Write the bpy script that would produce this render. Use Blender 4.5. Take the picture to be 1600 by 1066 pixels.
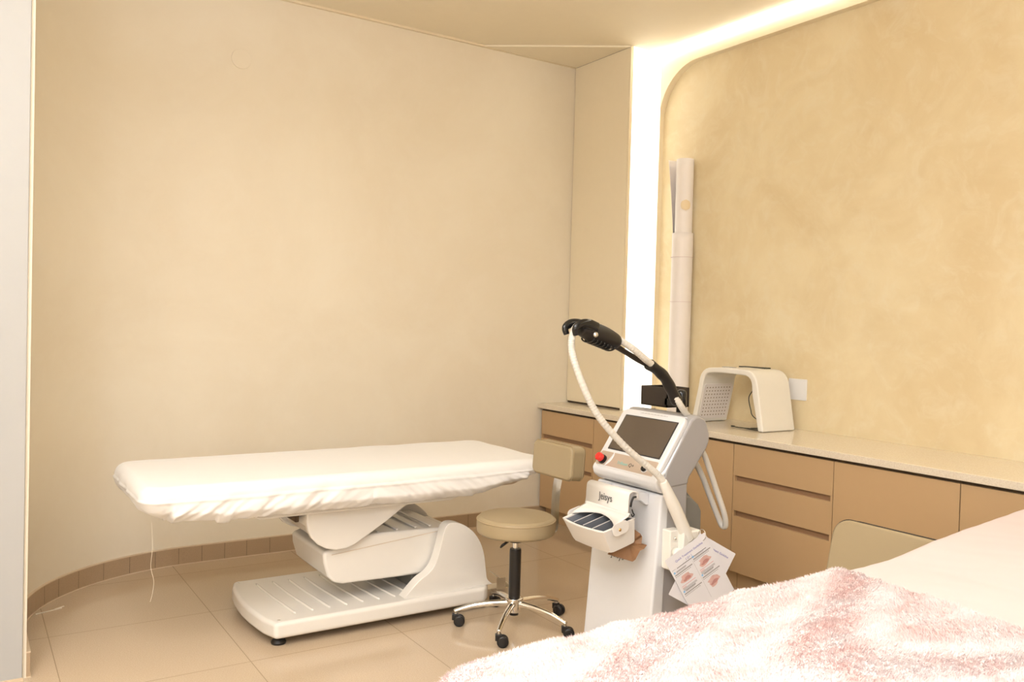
import bpy, bmesh, math, random
import numpy as np
from mathutils import Vector, Matrix, noise
for o in list(bpy.data.objects): bpy.data.objects.remove(o)
S = bpy.context.scene
COL = S.collection
PI = math.pi
random.seed(7)

# ------------------------------------------------------------------ camera, world, lights, exposure
az, pt, rl = 0.5769, 0.0215, 0.0268
fw = Vector((math.sin(az)*math.cos(pt), math.cos(az)*math.cos(pt), -math.sin(pt)))
rt0 = Vector((math.cos(az), -math.sin(az), 0)); up0 = rt0.cross(fw)
rt = rt0*math.cos(rl)+up0*math.sin(rl); up = up0*math.cos(rl)-rt0*math.sin(rl)
cd = bpy.data.cameras.new('camera'); cam = bpy.data.objects.new('camera', cd); COL.objects.link(cam)
cam.matrix_world = Matrix(((rt.x, up.x, -fw.x, 0), (rt.y, up.y, -fw.y, 0), (rt.z, up.z, -fw.z, 1.45), (0, 0, 0, 1)))
cd.sensor_width = 36; cd.lens = 1325.6/1600*36; cd.clip_start = .05
S.camera = cam
S.view_settings.view_transform = 'Standard'; S.view_settings.look = 'None'
S.view_settings.exposure = -0.20; S.view_settings.gamma = 1.0
try: S.view_settings.use_curve_mapping = False
except Exception: pass
W = bpy.data.worlds.new('world'); S.world = W; W.use_nodes = True
W.node_tree.nodes['Background'].inputs[0].default_value = (1, .93, .82, 1)
W.node_tree.nodes['Background'].inputs[1].default_value = .3

def area(name, loc, size, power, color=(1, .94, .85), rot=(0, 0, 0), sy=None):
    d = bpy.data.lights.new(name, 'AREA'); d.energy = power; d.color = color
    d.size = size
    if sy: d.shape = 'RECTANGLE'; d.size_y = sy
    else: d.shape = 'DISK'
    o = bpy.data.objects.new(name, d); o.location = loc; o.rotation_euler = rot; COL.objects.link(o)
    return o
CEIL = 3.375
LC = (.745, .835, 1.0)
for x, y, p in [(-1.2, -.5, 88), (.2, 2.0, 16), (.3, -1.9, 20), (-.9, .9, 14)]:
    area('downlight', (x, y, CEIL-.035), .34, p, LC)
area('overhead_fill', (-.2, -1.2, CEIL-.05), 2.4, 40, LC, sy=2.4)  # added soft fill standing in for bounced light, not a real fitting
area('uplight_fill', (-.3, 1.3, 2.75), 2.2, 215, (.84, .87, 1), rot=(PI, 0, 0), sy=2.2)  # added fill aimed upward to brighten the ceiling, no cove fitting here
area('rear_fill', (-1.3, -2.2, 1.9), 1.6, 42, (.84, .87, 1), rot=(math.radians(88), 0, math.radians(-38)), sy=1.8)  # added fill behind the camera, lights the walls and upright faces

# ------------------------------------------------------------------ materials
def nm(name):
    m = bpy.data.materials.new(name); m.use_nodes = True
    return m, m.node_tree.nodes, m.node_tree.links, m.node_tree.nodes['Principled BSDF']
def mat(name, col, rough=.5, metal=0, coat=0, noise_amt=0, nscale=20, bump=0, bscale=200, emit=None, es=0, sheen=0, trans=0, sss=0):
    m, N, L, B = nm(name)
    B.inputs['Base Color'].default_value = (*col, 1); B.inputs['Roughness'].default_value = rough
    B.inputs['Metallic'].default_value = metal; B.inputs['Coat Weight'].default_value = coat
    if sheen: B.inputs['Sheen Weight'].default_value = sheen; B.inputs['Sheen Roughness'].default_value = .5
    if trans: B.inputs['Transmission Weight'].default_value = trans
    tc = N.new('ShaderNodeTexCoord')
    nz = N.new('ShaderNodeTexNoise'); nz.inputs['Scale'].default_value = nscale; nz.inputs['Detail'].default_value = 4
    L.new(tc.outputs['Object'], nz.inputs['Vector'])
    mx = N.new('ShaderNodeMix'); mx.data_type = 'RGBA'; mx.blend_type = 'MULTIPLY'; mx.inputs[0].default_value = noise_amt or .03
    mx.inputs[6].default_value = (*col, 1); L.new(nz.outputs['Fac'], mx.inputs[7]); L.new(mx.outputs[2], B.inputs['Base Color'])
    if bump:
        n2 = N.new('ShaderNodeTexNoise'); n2.inputs['Scale'].default_value = bscale; n2.inputs['Detail'].default_value = 3
        L.new(tc.outputs['Object'], n2.inputs['Vector'])
        b = N.new('ShaderNodeBump'); b.inputs['Strength'].default_value = bump; b.inputs['Distance'].default_value = .002
        L.new(n2.outputs['Fac'], b.inputs['Height']); L.new(b.outputs[0], B.inputs['Normal'])
    if emit: B.inputs['Emission Color'].default_value = (*emit, 1); B.inputs['Emission Strength'].default_value = es
    return m

def plaster(name, c1, c2, c3, s1=1.1, amt=1.0, rough=.55):
    m, N, L, B = nm(name)
    tc = N.new('ShaderNodeTexCoord'); mp = N.new('ShaderNodeMapping'); L.new(tc.outputs['Object'], mp.inputs[0])
    n1 = N.new('ShaderNodeTexNoise'); n1.inputs['Scale'].default_value = s1; n1.inputs['Detail'].default_value = 6; n1.inputs['Roughness'].default_value = .62; n1.inputs['Distortion'].default_value = .6
    n2 = N.new('ShaderNodeTexNoise'); n2.inputs['Scale'].default_value = s1*4.3; n2.inputs['Detail'].default_value = 8; n2.inputs['Roughness'].default_value = .7; n2.inputs['Distortion'].default_value = 1.2
    for n in (n1, n2): L.new(mp.outputs[0], n.inputs['Vector'])
    r1 = N.new('ShaderNodeValToRGB'); r1.color_ramp.elements[0].position = .36; r1.color_ramp.elements[1].position = .64
    r1.color_ramp.elements[0].color = (*c1, 1); r1.color_ramp.elements[1].color = (*c2, 1)
    r2 = N.new('ShaderNodeMapRange'); r2.inputs[1].default_value = .48; r2.inputs[2].default_value = .75; r2.inputs[4].default_value = .55*amt
    L.new(n1.outputs['Fac'], r1.inputs[0]); L.new(n2.outputs['Fac'], r2.inputs[0])
    mx = N.new('ShaderNodeMix'); mx.data_type = 'RGBA'; L.new(r2.outputs[0], mx.inputs[0]); L.new(r1.outputs[0], mx.inputs[6]); mx.inputs[7].default_value = (*c3, 1)
    L.new(mx.outputs[2], B.inputs['Base Color']); B.inputs['Roughness'].default_value = rough
    b = N.new('ShaderNodeBump'); b.inputs['Strength'].default_value = .12; b.inputs['Distance'].default_value = .004
    L.new(n2.outputs['Fac'], b.inputs['Height']); L.new(b.outputs[0], B.inputs['Normal'])
    return m

M = {}
M['wall'] = plaster('cream_plaster', (.79, .70, .545), (.83, .75, .60), (.85, .78, .645), 1.0, .6)
M['gold'] = plaster('golden_plaster', (.72, .58, .345), (.81, .69, .45), (.83, .75, .56), 1.5, 1.0)
M['frame'] = plaster('frame_plaster', (.80, .68, .47), (.82, .72, .52), (.83, .74, .56), 1.5, .5)
M['ceil'] = mat('ceiling_paint', (.90, .81, .63), .7)
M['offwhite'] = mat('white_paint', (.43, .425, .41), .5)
M['white'] = mat('white_plastic', (.745, .74, .745), .28, coat=.3)
M['bedwhite'] = mat('cream_plastic', (.79, .75, .685), .25, coat=.4)
M['ltgrey'] = mat('light_grey_plastic', (.37, .355, .35), .35)
M['rail'] = mat('pale_grey_plastic', (.62, .61, .6), .35)
M['bluegrey'] = mat('pale_blue_grey_plastic', (.70, .74, .79), .35)
M['dkgrey'] = mat('dark_grey_plastic', (.215, .21, .19), .5)
M['black'] = mat('black_plastic', (.012, .010, .009), .38)
M['blackg'] = mat('glossy_black_plastic', (.01, .01, .01), .12)
M['brownblk'] = mat('black_lacquer', (.022, .014, .010), .45)
M['chrome'] = mat('chrome', (.86, .84, .80), .08, metal=1)
M['steel'] = mat('brushed_steel', (.72, .69, .63), .28, metal=1)
M['taupe'] = mat('taupe_leatherette', (.385, .30, .175), .42, bump=.15, bscale=500)
M['piping'] = mat('taupe_piping', (.40, .30, .17), .4)
M['stitch'] = mat('dark_stitching', (.05, .04, .03), .7)
M['cab'] = mat('tan_laminate', (.54, .36, .19), .42)
M['cabin'] = mat('brown_recess_laminate', (.30, .17, .09), .5)
M['dark'] = mat('dark_brown_shadow_gap', (.075, .045, .02), .6)
M['panel'] = mat('beige_panel_laminate', (.86, .755, .56), .5)
M['paper'] = mat('white_paper', (.86, .80, .76), .5)
M['sticker'] = mat('beige_sticker', (.80, .65, .42), .5)
M['hose'] = mat('grey_white_hose', (.66, .62, .55), .45)
M['hand'] = mat('ivory_plastic', (.84, .80, .72), .3)
M['screen'] = mat('dark_screen_glass', (.095, .07, .05), .12, coat=.5)
M['screenrim'] = mat('black_screen_rim', (.03, .03, .035), .3)
M['strip'] = mat('champagne_metal_panel', (.60, .49, .40), .35, metal=.35)
M['red'] = mat('red_plastic', (.75, .02, .015), .22, coat=.5)
M['bag'] = mat('ivory_leatherette', (.78, .74, .69), .42, bump=.1, bscale=400)
M['baglin'] = mat('grey_lining', (.17, .18, .20), .6)
M['brass'] = mat('brass', (.75, .50, .22), .3, metal=1)
M['kraft'] = mat('brown_paper', (.36, .19, .09), .7, noise_amt=.4)
M['teal'] = mat('teal_print', (.33, .62, .58), .5)
M['ink'] = mat('dark_grey_print', (.09, .085, .08), .5)
M['blueink'] = mat('violet_blue_print', (.14, .13, .45), .5)
M['skyink'] = mat('sky_blue_print', (.25, .52, .80), .5)
M['redink'] = mat('red_print', (.65, .2, .18), .5)
M['greyink'] = mat('grey_print', (.33, .31, .30), .5)
M['skin'] = mat('pink_picture_print', (.78, .50, .45), .5, noise_amt=.3, nscale=60)
M['skin2'] = mat('dark_pink_picture_print', (.62, .30, .27), .5, noise_amt=.3, nscale=60)
M['card'] = mat('laminated_card', (.80, .78, .80), .18, coat=.6)
M['hole'] = mat('dark_led_dots', (.30, .22, .15), .5)
M['plate'] = mat('white_switch_plate', (.86, .85, .84), .3)
M['wire'] = mat('black_wire', (.03, .03, .02), .5)
M['thread'] = mat('white_thread', (.80, .72, .58), .8)
M['mattress'] = mat('beige_mattress_vinyl', (.68, .56, .42), .45)
M['sheet'] = mat('pale_pink_sheet', (.71, .605, .585), .8, bump=.15, bscale=900, sheen=.03)
M['glow'] = mat('light_diffuser', (.9, .88, .82), .5, emit=(1, .96, .88), es=1.7)
M['led'] = mat('led_tape', (.9, .88, .82), .5, emit=(1, .94, .84), es=32)
M['housing'] = mat('lamp_housing', (.8, .78, .74), .5)
M['lamp'] = mat('lamp_face', (.9, .9, .9), .5, emit=(1, .93, .84), es=3)

# counter stone
def stone():
    m, N, L, B = nm('cream_quartz'); tc = N.new('ShaderNodeTexCoord')
    n = N.new('ShaderNodeTexNoise'); n.inputs['Scale'].default_value = 160; n.inputs['Detail'].default_value = 3; L.new(tc.outputs['Object'], n.inputs['Vector'])
    r = N.new('ShaderNodeValToRGB'); r.color_ramp.elements[0].position = .35; r.color_ramp.elements[0].color = (.70, .60, .46, 1); r.color_ramp.elements[1].position = .6; r.color_ramp.elements[1].color = (.78, .69, .55, 1)
    L.new(n.outputs['Fac'], r.inputs[0]); L.new(r.outputs[0], B.inputs['Base Color']); B.inputs['Roughness'].default_value = .16
    return m
M['stone'] = stone()
# floor tile
def tile(name, ca, cb, grout, w, h, ox, oy, rough, mortar=.002):
    m, N, L, B = nm(name); tc = N.new('ShaderNodeTexCoord'); mp = N.new('ShaderNodeMapping'); L.new(tc.outputs['Object'], mp.inputs[0])
    mp.inputs['Location'].default_value = (ox, oy, 0)
    br = N.new('ShaderNodeTexBrick'); br.offset = 0; br.squash = 1; L.new(mp.outputs[0], br.inputs['Vector'])
    br.inputs['Scale'].default_value = 1; br.inputs['Brick Width'].default_value = w; br.inputs['Row Height'].default_value = h
    br.inputs['Mortar Size'].default_value = mortar; br.inputs['Mortar Smooth'].default_value = .2
    br.inputs['Color1'].default_value = (1, 1, 1, 1); br.inputs['Color2'].default_value = (.97, .97, .97, 1); br.inputs['Mortar'].default_value = (*grout, 1)
    n = N.new('ShaderNodeTexNoise'); n.inputs['Scale'].default_value = 220; n.inputs['Detail'].default_value = 4; L.new(tc.outputs['Object'], n.inputs['Vector'])
    r = N.new('ShaderNodeValToRGB'); r.color_ramp.elements[0].position = .38; r.color_ramp.elements[0].color = (*ca, 1); r.color_ramp.elements[1].position = .62; r.color_ramp.elements[1].color = (*cb, 1)
    L.new(n.outputs['Fac'], r.inputs[0])
    mx = N.new('ShaderNodeMix'); mx.data_type = 'RGBA'; mx.blend_type = 'MULTIPLY'; mx.inputs[0].default_value = 1
    L.new(r.outputs[0], mx.inputs[6]); L.new(br.outputs['Color'], mx.inputs[7]); L.new(mx.outputs[2], B.inputs['Base Color'])
    B.inputs['Roughness'].default_value = rough; B.inputs['IOR'].default_value = 1.55
    return m
M['floor'] = tile('beige_polished_tile', (.53, .405, .275), (.60, .47, .33), (.62, .60, .55), .695, .695, -.342+.695*9, -4.23+.695*9, .13)
M['skirt'] = mat('brown_granite_tile', (.54, .385, .24), .35, noise_amt=.4, nscale=300)
M['grout'] = mat('light_grout', (.66, .52, .36), .7)
M['cloth'] = mat('white_towelling', (.84, .815, .785), .85, bump=.25, bscale=700, sheen=.15)

# ------------------------------------------------------------------ helpers
def root_of(o):
    while o.parent: o = o.parent
    return o
def obj(name, me, m=None, parent=None, smooth=False, bevel=0, seg=3, sub=0, kind=None, label=None):
    o = bpy.data.objects.new(name, me); COL.objects.link(o)
    if parent:
        me.transform(Matrix.Translation(-root_of(parent).location)); o.parent = parent
    if m is not None:
        me.materials.append(m)
    if smooth or bevel: me.polygons.foreach_set('use_smooth', [True]*len(me.polygons))
    if bevel:
        b = o.modifiers.new('bevel', 'BEVEL'); b.width = bevel; b.segments = seg; b.limit_method = 'ANGLE'; b.angle_limit = .5; b.harden_normals = False
        w = o.modifiers.new('wn', 'WEIGHTED_NORMAL'); w.keep_sharp = False
    if sub:
        s = o.modifiers.new('sub', 'SUBSURF'); s.levels = sub; s.render_levels = sub
    if kind: o['kind'] = kind
    if label: o['label'] = label
    return o
def thing(name, label, cat, loc=(0, 0, 0), group=None):
    o = bpy.data.objects.new(name, None); COL.objects.link(o); o.location = loc; o.empty_display_size = .1
    o['label'] = label; o['category'] = cat
    if group: o['group'] = group
    return o
def tag(o, label, cat, group=None):
    o['label'] = label; o['category'] = cat
    if group: o['group'] = group
    return o
def mesh(name, v, f):
    me = bpy.data.meshes.new(name); me.from_pydata([tuple(p) for p in v], [], f); me.validate(); me.update()
    bm = bmesh.new(); bm.from_mesh(me); bmesh.ops.recalc_face_normals(bm, faces=bm.faces); bm.to_mesh(me); bm.free()
    return me
class MB:
    def __init__(s): s.v = []; s.f = []
    def add(s, v, f):
        n = len(s.v); s.v += [tuple(p) for p in v]; s.f += [tuple(i+n for i in q) for q in f]; return s
    def box(s, x0, x1, y0, y1, z0, z1):
        v = [(x, y, z) for x in (x0, x1) for y in (y0, y1) for z in (z0, z1)]
        return s.add(v, [(0, 1, 3, 2), (4, 6, 7, 5), (0, 4, 5, 1), (2, 3, 7, 6), (0, 2, 6, 4), (1, 5, 7, 3)])
    def prism(s, pts, axis, a, b):
        def P(p, t):
            return (t, p[0], p[1]) if axis == 'x' else (p[0], t, p[1]) if axis == 'y' else (p[0], p[1], t)
        n = len(pts)
        v = [P(p, a) for p in pts]+[P(p, b) for p in pts]
        f = [tuple(range(n)), tuple(range(2*n-1, n-1, -1))]+[(i, (i+1) % n, n+(i+1) % n, n+i) for i in range(n)]
        return s.add(v, f)
    def frame_box(s, o, a, b, c, la, lb, lc):
        o = Vector(o); a = Vector(a)*la; b = Vector(b)*lb; c = Vector(c)*lc
        v = [o+a*i+b*j+c*k for i in (0, 1) for j in (0, 1) for k in (0, 1)]
        return s.add(v, [(0, 1, 3, 2), (4, 6, 7, 5), (0, 4, 5, 1), (2, 3, 7, 6), (0, 2, 6, 4), (1, 5, 7, 3)])
    def cyl(s, p0, p1, r0, r1=None, n=32, caps=True):
        r1 = r0 if r1 is None else r1
        p0 = Vector(p0); p1 = Vector(p1); d = (p1-p0).normalized()
        u = d.orthogonal().normalized(); w = d.cross(u)
        v = [p+u*r*math.cos(2*PI*i/n)+w*r*math.sin(2*PI*i/n) for p, r in ((p0, r0), (p1, r1)) for i in range(n)]
        f = [(i, (i+1) % n, n+(i+1) % n, n+i) for i in range(n)]
        if caps: f += [tuple(range(n-1, -1, -1)), tuple(range(n, 2*n))]
        return s.add(v, f)
    def lathe(s, prof, o=(0, 0, 0), ax=(0, 0, 1), n=48):
        o = Vector(o); d = Vector(ax).normalized(); u = d.orthogonal().normalized(); w = d.cross(u)
        v = []; f = []
        for r, h in prof:
            r = max(r, 1e-4)
            for i in range(n): v.append(o+d*h+u*r*math.cos(2*PI*i/n)+w*r*math.sin(2*PI*i/n))
        k = len(prof)
        for j in range(k-1):
            for i in range(n): f.append((j*n+i, j*n+(i+1) % n, (j+1)*n+(i+1) % n, (j+1)*n+i))
        f += [tuple(range(n-1, -1, -1)), tuple(range((k-1)*n, k*n))]
        return s.add(v, f)
    def sweep(s, pts, r, n=14, flat=1.0, upv=None):
        pts = [Vector(p) for p in pts]; k = len(pts)
        rr = r if callable(r) else (lambda t: r)
        T = [(pts[min(i+1, k-1)]-pts[max(i-1, 0)]).normalized() for i in range(k)]
        u = Vector(upv) if upv else T[0].orthogonal()
        v = []; f = []
        for i in range(k):
            u = (u-T[i]*u.dot(T[i])).normalized(); w = T[i].cross(u)
            q = rr(i/(k-1))
            q = q if isinstance(q, tuple) else (q, q*flat)
            for j in range(n):
                a = 2*PI*j/n; v.append(pts[i]+u*q[0]*math.cos(a)+w*q[1]*math.sin(a))
        for i in range(k-1):
            for j in range(n): f.append((i*n+j, i*n+(j+1) % n, (i+1)*n+(j+1) % n, (i+1)*n+j))
        f += [tuple(range(n-1, -1, -1)), tuple(range((k-1)*n, k*n))]
        return s.add(v, f)
    def build(s, name, m, parent=None, **k):
        return obj(name, mesh(name, s.v, s.f), m, parent, **k)
def spline(P, per=10):
    P = [Vector(p) for p in P]; out = []
    for i in range(len(P)-1):
        a = P[max(i-1, 0)]; b = P[i]; c = P[i+1]; d = P[min(i+2, len(P)-1)]
        for k in range(per):
            t = k/per; out.append(.5*((2*b)+(c-a)*t+(2*a-5*b+4*c-d)*t*t+(3*b-a-3*c+d)*t**3))
    out.append(P[-1]); return out
def rrect(w, h, r, n=8):
    pts = []
    for cx, cy, a0 in ((w/2-r, h/2-r, 0), (-w/2+r, h/2-r, 90), (-w/2+r, -h/2+r, 180), (w/2-r, -h/2+r, 270)):
        for i in range(n+1):
            a = math.radians(a0+90*i/n); pts.append((cx+r*math.cos(a), cy+r*math.sin(a)))
    return pts
def slab(mb, o, a, b, c, w, h, t, r, n=8):
    """rounded rectangle plate centred on o: width w along a, height h along b, thickness t along c"""
    o = Vector(o); a = Vector(a).normalized(); b = Vector(b).normalized(); c = Vector(c).normalized()
    p = rrect(w, h, r, n); k = len(p)
    v = [o+a*x+b*y+c*z for z in (0, t) for x, y in p]
    f = [tuple(range(k)), tuple(range(2*k-1, k-1, -1))]+[(i, (i+1) % k, k+(i+1) % k, k+i) for i in range(k)]
    return mb.add(v, f)
def struct(name, mb, m, parent=None, **k):
    o = mb.build(name, m, parent, **k)
    if parent is None: o['kind'] = 'structure'
    return o
def text(body, size, o, a, b, m, parent, name='lettering', ext=.0004, shear=0, align='CENTER', squeeze=1.0):
    c = bpy.data.curves.new('t', 'FONT'); c.body = body; c.size = size; c.extrude = ext; c.align_x = align; c.align_y = 'CENTER'; c.shear = shear; c.resolution_u = 3
    t = bpy.data.objects.new('t', c); me = bpy.data.meshes.new_from_object(t); bpy.data.objects.remove(t)
    a = Vector(a).normalized(); b = Vector(b).normalized(); n = a.cross(b); o = Vector(o)
    me.transform(Matrix(((a.x*squeeze, b.x, n.x, o.x), (a.y*squeeze, b.y, n.y, o.y), (a.z*squeeze, b.z, n.z, o.z), (0, 0, 0, 1))))
    return obj(name, me, m, parent)

# ------------------------------------------------------------------ the room
YW, XB, XR = 5.126, 4.172, 4.12
struct('floor', MB().box(-2.0, XB+.1, -2.6, YW+.1, -.08, 0), M['floor'])
struct('ceiling', MB().box(-2.0, XB+.1, -2.6, YW+.1, CEIL, CEIL+.1), M['ceil'])
def plan(off):
    p = [(XB+.05, YW-off), (1.6, YW-off)]
    rx, ry = .918-off, YW-4.30-off
    for i in range(0, 25):
        a = math.radians(90+i*90/24); c, s = math.cos(a), math.sin(a)
        p.append((1.15+rx*c, 4.30+ry*s))
    p.append((1.15-rx, 3.8)); return p
def wall_from(pl, out, z0, z1):
    n = len(pl); mb = MB()
    v = [(x, y, z) for z in (z0, z1) for x, y in pl]+[(x, y, z) for z in (z0, z1) for x, y in out]
    f = []
    for i in range(n-1):
        f += [(i, i+1, n+i+1, n+i), (2*n+i, 2*n+i+1, 3*n+i+1, 3*n+i), (i, i+1, 2*n+i+1, 2*n+i), (n+i, n+i+1, 3*n+i+1, 3*n+i)]
    f += [(0, n, 3*n, 2*n), (n-1, 2*n-1, 4*n-1, 3*n-1)]
    return mb.add(v, f)
struct('wall_back', wall_from(plan(0), plan(-.1), 0, CEIL), M['wall'], smooth=True).modifiers.new('e', 'EDGE_SPLIT').split_angle = .6
bb = struct('baseboard_back', wall_from(plan(.013), plan(0), 0.004, .098), M['skirt'])
# light grout line along the top and foot of the skirting
struct('trim_1', wall_from(plan(.015), plan(0), .098, .103), M['grout'])
struct('trim_2', wall_from(plan(.017), plan(0), 0, .004), M['grout'])
g = MB()
for x in [.36, .43, .53, .66, .80, .94, 1.07, 1.20, 1.33, 1.46, 1.60, 1.95, 2.3, 2.65, 3.0, 3.35]:
    if x < 1.15:
        c = (1.15-x)/(.918-.013); s = math.sqrt(1-c*c); y = 4.30+(YW-4.30-.013)*s
        t = Vector((s*.9, c*.8, 0)).normalized(); nn = Vector((t.y, -t.x, 0))
    else:
        y = YW-.013; t = Vector((1, 0, 0)); nn = Vector((0, -1, 0))
    g.frame_box(Vector((x, y, .006))-nn*.002, t, nn, (0, 0, 1), .0016, .0026, .09)
struct('trim_3', g, M['stitch'])
# left partition close to the door, painted white
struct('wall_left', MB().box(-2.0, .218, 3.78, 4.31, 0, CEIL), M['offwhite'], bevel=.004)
struct('baseboard_left', MB().box(-2.0, .2205, 3.772, 3.7795, 0, .012), M['grout'])
struct('wall_door_side', MB().box(-2.1, -2.0, -2.6, 4.3, 0, CEIL), M['wall'])
struct('wall_front', MB().box(-2.0, XB+.1, -2.7, -2.6, 0, CEIL), M['wall'])
# right wall: recessed golden plaster behind a frame with a big rounded opening
struct('wall_right', MB().box(XB, XB+.1, -2.6, YW, 0, CEIL), M['gold'])
def opening():
    y0, y1, z0, z1 = 4.496, -1.9, .866, 3.255
    outer = [(4.505+.10, .75), (4.505+.10, CEIL), (-2.6, CEIL), (-2.6, .75)]
    R = .36; arc = []
    # inner edge from bottom left up, round the corner, along the top, down the right
    arc.append((y0+.012, z0))
    for i in range(17):
        a = math.radians(i*90/16); arc.append((y0+.012-R+R*math.cos(a), z1-R+R*math.sin(a)))
    for i in range(17):
        a = math.radians(90+i*90/16); arc.append((y1+R+R*math.cos(a), z1-R+R*math.sin(a)))
    arc.append((y1, z0))
    poly = [(YW-.001, z0), (YW-.001, CEIL-.001), (-2.6, CEIL-.001), (-2.6, z0)]+arc[::-1]
    return poly
def tri_prism(poly, x0, x1):
    bm = bmesh.new(); vs = [bm.verts.new((x0, y, z)) for y, z in poly]
    f = bm.faces.new(vs); r = bmesh.ops.extrude_face_region(bm, geom=[f])
    bmesh.ops.translate(bm, verts=[e for e in r['geom'] if isinstance(e, bmesh.types.BMVert)], vec=(x1-x0, 0, 0))
    bmesh.ops.triangulate(bm, faces=[f for f in bm.faces if len(f.verts) > 4]); bmesh.ops.recalc_face_normals(bm, faces=bm.faces)
    me = bpy.data.meshes.new('frame'); bm.to_mesh(me); bm.free(); return me
o = obj('wall_right_frame', tri_prism(opening(), XR, XB), M['frame']); o['kind'] = 'structure'
# shadow line and the slightly lower corner piece of ceiling
struct('trim_4', MB().box(1.2, 3.837, YW-.02, YW, CEIL-.014, CEIL), M['frame'])
struct('trim_5', MB().prism([(3.03, YW-.02), (3.837, YW-.02), (3.837, 4.50)], 'z', CEIL-.012, CEIL), M['ceil'], bevel=.003)

# tall shallow cupboard in the corner, its end is a glowing light panel
tc = thing('tall_cupboard', 'tall flat beige cupboard panel standing on the countertop in the corner', 'cupboard', (3.98, 4.81, .866))
MB().box(3.85, XR-.001, 4.512, YW-.001, .866, CEIL-.002).build('carcass', M['dark'], tc)
MB().box(3.837, 3.849, 4.508, YW-.004, .878, CEIL-.012).build('door', M['panel'], tc, bevel=.0015)
MB().box(3.838, 3.862, 4.497, 4.507, .866, CEIL-.004).build('edge_strip', M['frame'], tc)
lp = thing('wall_light', 'floor-to-ceiling glowing white light panel on the end of the tall cupboard', 'light', (3.99, 4.5, .866))
MB().box(3.863, XR-.001, 4.496, 4.511, .866, CEIL-.004).build('light_diffuser', M['glow'], lp)
ls = thing('light_strip', 'warm white light strip running along the ceiling above the recess', 'light', (XR-.02, 2., CEIL-.02))
MB().prism([(XR-.001, CEIL-.001), (XR-.022, CEIL-.001), (XR-.022, CEIL-.010), (XR-.012, CEIL-.018), (XR-.001, CEIL-.018)], 'y', -1.6, 4.49).build('diffuser', M['led'], ls)

# round cover plate on the back wall
mb = MB(); mb.lathe([(.058, 0), (.058, .004), (.054, .006)], (1.375, YW, 2.965), (0, -1, 0), 48)
tag(mb.build('cover_plate', M['wall'], smooth=False, bevel=.001), 'round blank cover plate painted like the cream plaster wall', 'cover plate')

# ------------------------------------------------------------------ base cabinets and worktop
XF = 3.60
def cabinet(y0, y1, kind, label, cat='cabinet'):
    t = thing('base_cabinet', label, cat, ((XF+XB)/2, (y0+y1)/2, 0), 'tan base cabinets under the worktop')
    MB().box(XF+.020, XB-.002, y0+.001, y1-.001, .10, .822).build('carcass', M['cabin'], t)
    MB().box(XF+.06, XB-.02, y0+.001, y1-.001, .0, .10).build('plinth', M['cab'], t)
    MB().box(XF+.012, XF+.02, y0+.001, y1-.001, .812, .828).build('shadow_gap', M['dark'], t)
    a, b = y0+.002, y1-.002
    if kind == 'drawers':
        for z0, z1 in ((.106, .416), (.446, .610), (.640, .812)):
            MB().box(XF, XF+.019, a, b, z0, z1).build('drawer_front', M['cab'], t, bevel=.0015)
        for z0, z1 in ((.416, .446), (.610, .640)):
            MB().box(XF+.0185, XF+.0215, a, b, z0-.002, z1+.002).build('finger_groove', M['cabin'], t)
        for yy in (a, b-.012):
            for z0 in (.416, .610): MB().box(XF+.001, XF+.019, yy, yy+.012, z0, z0+.03).build('groove_end', M['cab'], t)
    else:
        MB().box(XF, XF+.019, a, b, .106, .812).build('door', M['cab'], t, bevel=.0015)
    return t
cabinet(4.49, 5.105, 'drawers', 'tan three-drawer base cabinet in the far corner against the back wall')
cabinet(3.87, 4.49, 'door', 'tan single-door base cabinet just right of the corner drawers')
cabinet(3.25, 3.87, 'door', 'tan single-door base cabinet directly behind the white laser machine')
cabinet(2.608, 3.25, 'drawers', 'tan three-drawer base cabinet right of the laser machine below the arch lamp')
cabinet(1.979, 2.608, 'door', 'tan single-door base cabinet behind the taupe chair back')
cabinet(1.35, 1.979, 'door', 'tan single-door base cabinet at the right edge behind the pink bed')
tag(MB().box(3.574, XB-.0005, 0.2, YW-.0005, .829, .864).build('worktop', M['stone'], bevel=.003), 'long cream polished stone worktop over the tan cabinets', 'worktop')

# ------------------------------------------------------------------ poster rolls in the recess
def roll(name, c, r0, turns, z0, z1, label, flare=0, lean=(0, 0), start=0):
    n = int(90*turns); k = 24; v = []; f = []
    for j in range(k+1):
        t = j/k; z = z0+(z1-z0)*t
        for i in range(n+1):
            a = start+2*PI*turns*i/n; r = r0*(.80+.20*i/n)
            e = max(0, (i/n-.93)/.07)
            r += flare*e*max(0, (t-.6)/.4)**1.5
            v.append((c[0]+lean[0]*t+r*math.cos(a), c[1]+lean[1]*t+r*math.sin(a), z))
    w = n+1
    for j in range(k):
        for i in range(n): f.append((j*w+i, j*w+i+1, (j+1)*w+i+1, (j+1)*w+i))
    t = thing(name, label, 'paper roll', (c[0], c[1], z0), 'rolled posters standing in the recess')
    p = obj('paper', mesh('paper', v, f), M['paper'], t, smooth=True)
    s = p.modifiers.new('s', 'SOLIDIFY'); s.thickness = .0012
    return t
pr = roll('poster_roll', (4.093, 4.205), .062, 2.3, .868, 2.585, 'thinner white paper roll rising highest out of the wider roll, with a loose corner', flare=.05, lean=(0.006, .006), start=math.radians(20))
q = MB(); q.lathe([(.0018+.0001, 0), (.0018, .0)], (0, 0, 0))
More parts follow.
